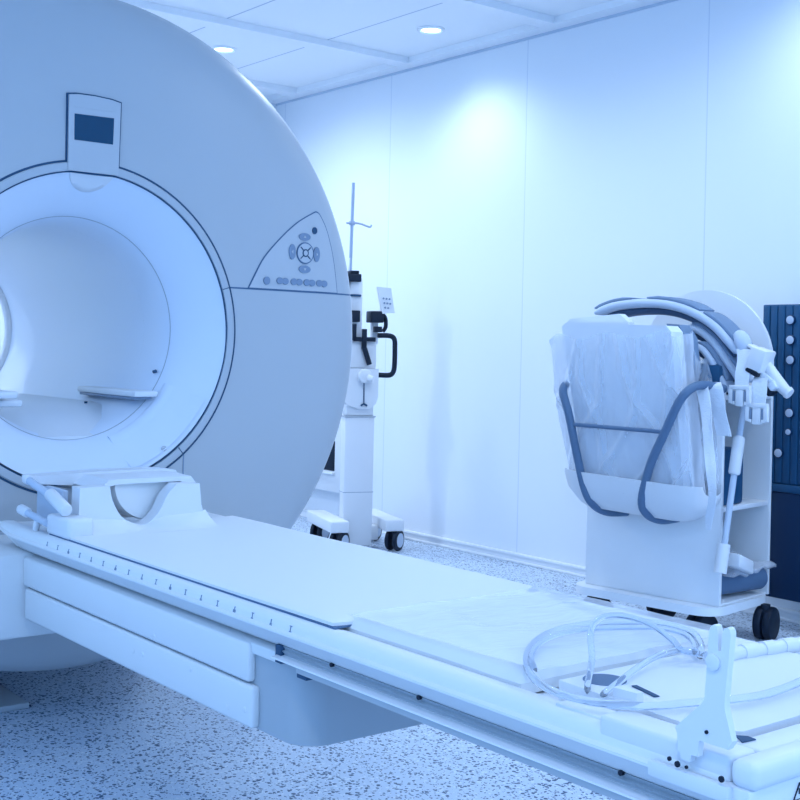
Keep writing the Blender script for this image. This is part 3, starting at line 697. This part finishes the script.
# tilt basin on the front
b = MB(); prof2 = [(-.005, .625), (-.005, .535), (-.03, .50), (-.08, .482), (-.14, .49), (-.185, .53), (-.205, .585), (-.212, .625)]
inn = [(-.204, .625), (-.197, .588), (-.178, .538), (-.137, .50), (-.08, .492), (-.035, .51), (-.013, .54), (-.013, .625)]
rs = []
NW = 40
for k in range(NW + 1):
    u = k / NW; w = -.565 + .575 * (.5 - .5 * math.cos(PI * u)); e = min((w + .565), (.010 - w)) / .13; e = max(0.0, min(1.0, e)); q = .30 + .70 * math.sqrt(1 - (1 - e) ** 2)
    rs.append([cp_(w, -.03 + (d + .03) * (q * .45 + .55), .606 + (z - .625) * q + .02 * (w / -.6 - .5)) for d, z in prof2 + inn])
b.loft(rs); basin = b.build('front_basin', WHITE, cart, sharp=.8)
# bent tube cradle
def tubepts(lst): return [cfr(d, x, y) for x, y, d in lst]
b = MB(); b.tube(tubepts([(627, 512, -.004), (608, 512, -.09), (594, 505, -.16), (585, 490, -.19), (577, 455, -.205), (569, 415, -.21), (563, 392, -.20), (566, 384, -.17)]), .0155, 14, smooth=5); b.build('cradle_tube', GREYTUBE, cart)
b = MB(); b.tube(tubepts([(678, 518, -.004), (661, 520, -.09), (647, 514, -.16), (642, 500, -.19), (650, 466, -.205), (665, 432, -.21), (678, 404, -.21), (688, 391, -.19), (699, 385.5, -.13), (712, 386, -.06), (724, 389, .0)]), .0155, 14, smooth=5); b.build('cradle_tube', GREYTUBE, cart)
b = MB(); b.tube(tubepts([(568, 424, -.21), (664, 432, -.212)]), .0075, 10); b.build('cradle_bar', GREYTUBE, cart)

# packed cushions in a plastic bag standing in the basin
def slab(name, q, d0, d1, mat, label, grp=None, bev=.012):
    b = MB(); b.prism([cfr((d0 + d1) / 2, *p) + CDD * (d0 - (d0 + d1) / 2) for p in q], CDD * (d1 - d0), bev, 3)
    c = cfr((d0 + d1) / 2, sum(p[0] for p in q) / len(q), max(p[1] for p in q))
    return tag(b.build(name, mat, None, c), label, 'cushion', grp)
slab('flat_cushion', [(567, 326), (573, 319), (622, 314), (631, 322), (668, 500), (600, 500)], -.075, -.035, FOAMW, 'flat white cushion at the back of the bag, its top edge highest')
slab('box_cushion', [(568, 327), (572, 323), (672, 326), (677, 332), (690, 495), (592, 489)], -.165, -.085, FOAMW, 'thick white box cushion at the front of the plastic bag in the basin')
b = MB(); g = []
top = [(555, 335), (570, 324), (600, 322), (640, 324), (675, 327), (690, 345)]
N, M_ = 110, 160
for i in range(N + 1):
    v = i / N; row = []
    for j in range(M_ + 1):
        a = 2 * PI * j / M_; u = .5 + .5 * math.cos(a); side = math.sin(a)
        wl = -.652 + .11 * v ** 1.2; wr = -.085 + .07 * v
        cw = wl + (wr - wl) * (1 - u); hgt = 1.125 - v * .575 - .02 * u * (1 - v)
        nz = noise.noise(V((cw * 9, hgt * 5 + cw * 3, side))) * .012 + noise.noise(V((cw * 25 + hgt * 14, hgt * 9 - cw * 8, side * 2))) * .005
        dd = -.105 + (-.088 if side < 0 else .052) * abs(side) ** .22 * (1 - .12 * v) + nz * .5 - (.010 * max(0, math.sin((cw * 1.5 + hgt * .8) * 24 + 3 * noise.noise(V((cw * 4, hgt * 4, 9))))) ** 6 + .008 * max(0, math.sin((cw * 2.2 - hgt * .7) * 19 + 4 * noise.noise(V((cw * 3, hgt * 3, 2))))) ** 8 if side < 0 else 0)
        row.append(cp_(cw + nz * .6, dd, hgt + nz * .4 + .012 * math.sin(a * 7) * max(0, 1 - v * 9)))
    g.append(row)
b.sheet(g); tag(b.build('plastic_bag', FILM, None, cp_(-.35, -.1, .55), sharp=3), 'crinkled clear plastic bag around the cushions in the cart basin', 'bag')
# blue-grey folded pad with paper bits to the right of the bag
slab('folded_pad', [(672, 324), (684, 325), (692, 338), (696, 372), (690, 388), (678, 360)], -.075, -.0, GREYPAD, 'blue-grey folded pad wedged behind the box cushion under the coil', bev=.008)
b = MB(); g = []
for i in range(30):
    row = []
    for j in range(24):
        u, v = i / 29, j / 23
        x = 668 + 44 * u + 8 * v; y = 372 + 118 * v - 20 * math.sin(u * PI) * (1 - v) + 5 * math.sin(u * 20 + v * 5) * (1 - v)
        d = -.09 + .06 * u + .02 * math.sin(u * 18 + v * 9) + .015 * noise.noise(V((u * 7, v * 7, 0)))
        row.append(cfr(d, x, y))
    g.append(row)
b.sheet(g); tag(b.build('crumpled_sheet', FILM, None, cp_(-.08, -.06, .56), sharp=3), 'crumpled plastic sheet stuffed beside the bag behind the right bent tube', 'plastic sheet')
slab('paper_strip', [(671, 452), (681, 440), (694, 490), (686, 496)], -.120, -.116, STRAPM, 'white card strip sticking out of the basin right of the bag', bev=0)
bpy.data.objects['paper_strip']['category'] = 'card'

# cloth straps over the right tube
def ribbon(b, pts, wdir, wid, th=.003):
    P = spline([V(p) for p in pts], 6); g = []
    for i, p in enumerate(P):
        k = wdir * ((wid(i / (len(P) - 1)) if callable(wid) else wid) / 2); tw = CDD * (.0025 * math.sin(i * .5))
        g.append([p - k + tw, p - k * .5, p, p + k * .5, p + k - tw])
    b.sheet(g, th, CDD)
b = MB(); ribbon(b, [cfr(-.07, 706, 384), cfr(-.105, 702, 387), cfr(-.13, 705, 405), cfr(-.18, 708, 440), cfr(-.222, 711, 475), cfr(-.224, 712, 500), cfr(-.20, 709, 518), cfr(-.19, 708, 530)], CWD, lambda u: .050 - .028 * u)
tag(b.build('cloth_strap', STRAPM, None, cfr(-.1, 708, 530)), 'long white cloth strap hanging from the right tube down past the basin', 'strap', None)
b = MB(); ribbon(b, [cfr(-.03, 714, 382), cfr(-.075, 715, 386), cfr(-.08, 717, 400), cfr(-.08, 720, 418), cfr(-.08, 724, 436)], CWD, .054)
tag(b.build('cloth_strap', STRAPM, None, cfr(-.08, 724, 436)), 'short white cloth strap hanging over the tube beside the cart opening', 'strap', None)

# flexible body coils draped over the cart: curved bands
def coil(name, pts, d0, d1, th, label, pads):
    c = cfr((d0 + d1) / 2, *pts[len(pts) // 2])
    t = thing(name, c, label, 'body coil')
    P = spline([V((x, y, 0)) for x, y in pts], 6); mid = (d0 + d1) / 2
    W = []
    for p in P:
        q = cfr(d0, p.x, p.y) - CO; W.append((q.dot(CWD), q.z))
    nn = []
    for i in range(len(W)):
        a, e = W[max(0, i - 1)], W[min(len(W) - 1, i + 1)]; dx, dz = e[0] - a[0], e[1] - a[1]; l = math.hypot(dx, dz); nn.append((-dz / l, dx / l))
    def band(i0, i1, lo, hi, da, db, mat, nm, par):
        b = MB(); rings = []
        for i in range(i0, i1 + 1):
            (w, z), (nx_, nz_) = W[i], nn[i]; ta = min(1, .35 + min(i - i0, i1 - i) * .33); m_ = (lo + hi) / 2; l_, h_ = m_ + (lo - m_) * ta, m_ + (hi - m_) * ta
            r = []
            hh = (h_ - l_) * .5; mm_ = (h_ + l_) / 2
            for k in range(6):
                a = PI / 2 + PI * k / 5; o = mm_ + hh * math.sin(a); r.append(cp_(w + nx_ * o, da + hh * (1 + math.cos(a)), z + nz_ * o))
            for k in range(6):
                a = -PI / 2 + PI * k / 5; o = mm_ + hh * math.sin(a); r.append(cp_(w + nx_ * o, db - hh * (1 - math.cos(a)), z + nz_ * o))
            rings.append(r)
        b.loft(rings); return b.build(nm, mat, par, sharp=.9)
    band(0, len(W) - 1, -th / 2, th / 2, d0, d1, COILEDGE, 'coil_band', t)
    for f0, f1 in pads:
        band(int(f0 * (len(W) - 1)), int(f1 * (len(W) - 1)), th * .35, th * .35 + .017, d0 + .012, d1 - .02, GREYPAD, 'element_pad', t)
    band(2, len(W) - 3, -th * .5 - .024, -th * .3, d0 + .035, d1 - .02, LINING, 'lower_lining', t)
    return t
coil('flexible_coil', [(594, 313), (612, 306), (640, 303), (668, 305), (692, 313), (712, 326), (726, 341), (737, 353)], .05, .19, .034, 'topmost grey flexible body coil arched over the bag and cart', [(.0, .26), (.33, .60), (.63, .97)])
coil('flexible_coil', [(686, 327), (698, 331), (711, 342), (722, 357), (731, 370), (739, 382)], .07, .21, .030, 'middle grey flexible body coil nested under the topmost one on the cart', [(.08, .9)])
coil('flexible_coil', [(692, 346), (701, 350), (710, 362), (718, 377), (725, 392)], .04, .20, .026, 'lowest grey flexible body coil tucked under the middle one on the cart', [(.1, .85)])
# pale moulded end piece and cable joint at the end of the top coil
b = MB(); b.tube([cfr(.07, 736, 333), cfr(.07, 741, 338), cfr(.065, 744, 346), cfr(.06, 744, 356)], lambda u: .029 * max(.05, math.sin(PI * min(1, .08 + u * .80))) ** .6, 20, smooth=8)
tag(b.build('cable_joint', COILEDGE, None, cfr(.1, 742, 345)), 'rounded pale plastic joint at the lower end of the topmost coil', 'cable joint')
# buckled straps
def buckle_strap(pts, d, bq, label):
    c = cfr(d, *bq); t = thing('buckle_strap', c, label, 'strap')
    b = MB(); ribbon(b, [cfr(dd, x, y) for x, y, dd in pts], CWD, .054, .003); b.build('webbing', STRAPM, t)
    b = MB(); o = c - CO; w, z = o.dot(CWD), o.z
    def Q(v): return cp_(w + v.x, d - .004 + v.y, z + v.z)
    b.box((-.040, -.008, .018), (.040, .010, .034), .003, Q)
    for s in (-1, 1): b.box((s * .034 - .008, -.008, -.030), (s * .034 + .008, .010, .022), .003, Q); b.box((s * .024 - .006, -.007, -.034), (s * .024 + .006, .008, -.022), .002, Q)
    b.box((-.016, -.006, -.040), (.016, .006, .020), .003, Q); bk = b.build('buckle', WHITE, t)
    b = MB()
    for s in (-1, 1): b.box((s * .0215 - .004, -.0065, -.022), (s * .0215 + .004, .004, .014), .001, Q)
    b.build('buckle_gap', BUTTON, bk)
buckle_strap([(743, 349, .04), (744, 362, .02), (742, 376, .005), (741, 390, .0)], -.005, (740.5, 395), 'white strap with open buckle hanging nearer the bag, higher of the two buckles')
buckle_strap([(764, 372, .07), (760, 380, .02), (759, 394, .005), (758, 408, .0)], .0, (757.5, 413), 'white strap with open buckle hanging at the cart corner, lower of the two buckles')
# connector block and cable plug on the right
t = thing('coil_connector', cfr(.1, 765, 362), 'white coil connector plug with a stubby cable poking out past the cart edge', 'connector')
def seg_box(b, a, c, wid, hgt):
    a, c = V(a), V(c); u = (c - a).normalized(); s = CDD; n_ = u.cross(s).normalized()
    def F(v): return a + u * v.x + s * v.y + n_ * v.z
    b.box((0, -wid / 2, -hgt / 2), ((c - a).length, wid / 2, hgt / 2), .006, F)
b = MB(); seg_box(b, cfr(.06, 750, 345), cfr(.06, 768, 356), .05, .012); seg_box(b, cfr(.045, 764, 349), cfr(.045, 757, 371), .08, .062); b.build('plug_body', WHITE, t)
b = MB(); seg_box(b, cfr(.04, 757.5, 368), cfr(.04, 754.5, 374), .07, .05); b.build('plug_socket', BLACK, t)
b = MB(); b.tube([cfr(.06, 766, 362), cfr(.06, 774, 376), cfr(.06, 783, 388), cfr(.06, 790, 394)], lambda u: .016 + .006 * math.sin(u * PI) + (.004 if u > .8 else 0), 14, smooth=5); b.build('cable_sleeve', WHITE, t)
b = MB(); seg_box(b, cfr(.05, 760, 372), cfr(.05, 776, 384), .04, .022); seg_box(b, cfr(.05, 770, 389), cfr(.05, 778, 384), .05, .03); b.build('side_tab', STRAPM, t)
b = MB(); seg_box(b, cfr(.048, 768, 393), cfr(.048, 773, 389), .05, .034); b.build('tab_end', BLACK, t)

# wand leaning in the opening
t = thing('reach_wand', csd(.03, 716, 562), 'thin white wand with a thick grip leaning in the cart opening', 'wand')
W_ = lambda x, y: csd(.03, x, y)
b = MB(); b.tube([W_(744, 402), W_(724, 548)], .0115, 14); b.build('rod', COILEDGE, t)
b = MB(); b.cyl(W_(739.2, 436), W_(734, 475), .0215, seg=24, bev=.010); b.build('grip', WHITE, t)
b = MB(); b.tube([W_(724, 544), W_(720, 573)], .023, 16); b.build('socket', WHITE, t)
b = MB(); b.box((-.012, .05, .30), (.05, .16, .35), .008, lambda v: cl(v) + V((0, 0, -.35 * (v.y - .05)))); b.build('holder', WHITE, t)
# things on the lower shelf
b = MB(); b.cyl(cp_(-.07, .06, .225), cp_(-.02, .33, .225), .045, seg=28, bev=.006); tag(b.build('foam_roll', GREYTUBE, None, cp_(-.05, .2, .166)), 'grey foam roll lying on the bottom shelf of the cart', 'roll')
b = MB(); b.tube([cp_(-.03, .34, .172), cp_(-.03, .05, .172)], .006, 6); b.bm.free()
b = MB(); g = []
for i in range(24):
    row = []
    for j in range(24):
        u, v = i / 23, j / 23
        row.append(cp_(-.22 + .245 * u, .05 + .33 * v, .285 + .02 * noise.noise(V((u * 5, v * 5, 2))) + .035 * math.sin(PI * v) * math.sin(PI * min(1, u * 1.1)) - .012 * u))
    g.append(row)
b.sheet(g, .012); tag(b.build('wrapped_pack', SHEETF, None, cp_(-.1, .2, .27), sharp=3), 'flat plastic wrapped pack lying over the grey roll in the cart', 'pack')
b = MB(); b.box((-.34, .06, .166), (-.16, .34, .272), .01, cl); b.box((-.16, .08, .27), (-.03, .30, .283), .004, cl); tag(b.build('supply_box', CARTW, None, cp_(-.2, .2, .166)), 'pale supply box behind the grey roll on the bottom shelf', 'box')
b = MB(); b.box((-.30, .04, .510), (-.02, .20, .715), .012, cl); tag(b.build('storage_case', NAVY, None, cp_(-.15, .11, .51)), 'dark navy case standing on the middle shelf inside the cart', 'case')

b = MB(); b.box((-.40, .03, .910), (-.035, .25, 1.02), .02, cl); tag(b.build('dark_filler_block', NAVY, None, cp_(-.2, .14, .91)), 'dark navy block added to darken the top cart shelf under the coils', 'pad')  # block added to make the space under the coils dark
# ------------------------------------------------------------------ navy cabinet by the wall
nb = thing('navy_cabinet', (-2.6, 4.17, .118), 'dark navy wall cabinet with a ribbed upper panel of pale studs behind the cart', 'cabinet')
MB().box((-2.875, 4.10, .118), (-2.30, WY - .002, .53), .006).build('lower_bin', NAVYD, nb)
MB().box((-2.885, 4.095, .53), (-2.29, WY - .002, .56), .004).build('ledge', NAVY, nb)
b = MB(); b.box((-2.895, 4.105, .56), (-2.31, WY - .002, 1.255), .004)
for k in range(17):
    x = -2.89 + k * .034
    b.box((x, 4.100, .565), (x + .029, 4.108, 1.25), .003)
up_ = b.build('ribbed_panel', NAVY, nb)
for (x, y) in ((791, 320), (791, 340), (791, 360), (790, 413), (789, 432), (779, 453)):
    c = ony(4.098, x, y); r = .016 if y != 432 else .011
    b = MB(); b.cyl(c + V((0, .003, 0)), c + V((0, -.006, 0)), r * 1.25, seg=20, bev=.002); st = b.build('stud_ring', NAVYD, up_)
    b = MB(); b.cyl(c + V((0, -.004, 0)), c + V((0, -.010, 0)), r, seg=20, bev=.002); b.build('stud', COILEDGE, nb)
# ------------------------------------------------------------------ lights
LAMPC = (.67, .805, .97)
GLOW = emit('lamp_glow', (.62, .93, 1.0), 6.0)
def downlight(x, y, power, label, blend=.75, size=3.05, rad=.11, grp=None):
    t = thing('downlight', (x, y, CZ + .030), label, 'ceiling light', grp)
    b = MB(); prof_ = [(.048, .0), (.070, .0), (.070, -.007), (.058, -.012), (.048, -.006)]; seg = 40; rings = []
    for r, z in prof_: rings.append([(x + r * math.cos(2 * PI * k / seg), y + r * math.sin(2 * PI * k / seg), CZ + .030 + z) for k in range(seg)])
    b.loft(rings, closed=True); b.build('trim_ring', TRIM, t)
    b = MB(); b.cyl((x, y, CZ + .0285), (x, y, CZ + .0245), .050, seg=32); b.build('lens', GLOW, t)
    ld = bpy.data.lights.new('downlight_lamp', 'SPOT'); ld.energy = power; ld.color = LAMPC; ld.spot_size = size; ld.spot_blend = blend; ld.shadow_soft_size = rad
    lo = bpy.data.objects.new('downlight_lamp', ld); COL.objects.link(lo); lo.parent = t; lo.location = (0, 0, -.03)
downlight(-4.724, 3.889, 19, 'round recessed ceiling light glowing above the bright patch of wall', size=2.5)
downlight(-5.80, 3.33, 60, 'round recessed ceiling light peeking out over the rim of the scanner')
offg = 'unseen ceiling lights assumed beyond the top of the picture'
offl = 'unseen round ceiling light assumed beyond the top edge of the picture'
for x, y, p in ((-2.55, 3.889, 20), (-.4, 3.889, 55), (-3.7, 3.0, 38), (-1.5, 3.0, 30), (-2.4, -.6, 22), (-.2, .2, 48), (1.3, 2.4, 75), (-5.8, 1.5, 90), (-5.8, -.4, 70), (-4.2, -.3, 12)):  # unseen lamps; aisle and rear ones added to brighten floor, wall and bore
    downlight(x, y, p, offl, grp=offg)

w = bpy.data.worlds.new('world'); scene.world = w; w.use_nodes = True
bg = w.node_tree.nodes['Background']; bg.inputs[0].default_value = (.275, .555, 1.02, 1); bg.inputs[1].default_value = 1.28
vs = scene.view_settings
vs.view_transform = 'Standard'; vs.look = 'None'; vs.exposure = .58; vs.gamma = 1; vs.use_curve_mapping = False
scene.cycles.max_bounces = 10; scene.cycles.transparent_max_bounces = 16; scene.cycles.sample_clamp_indirect = 4
scene.cycles.use_denoising = True
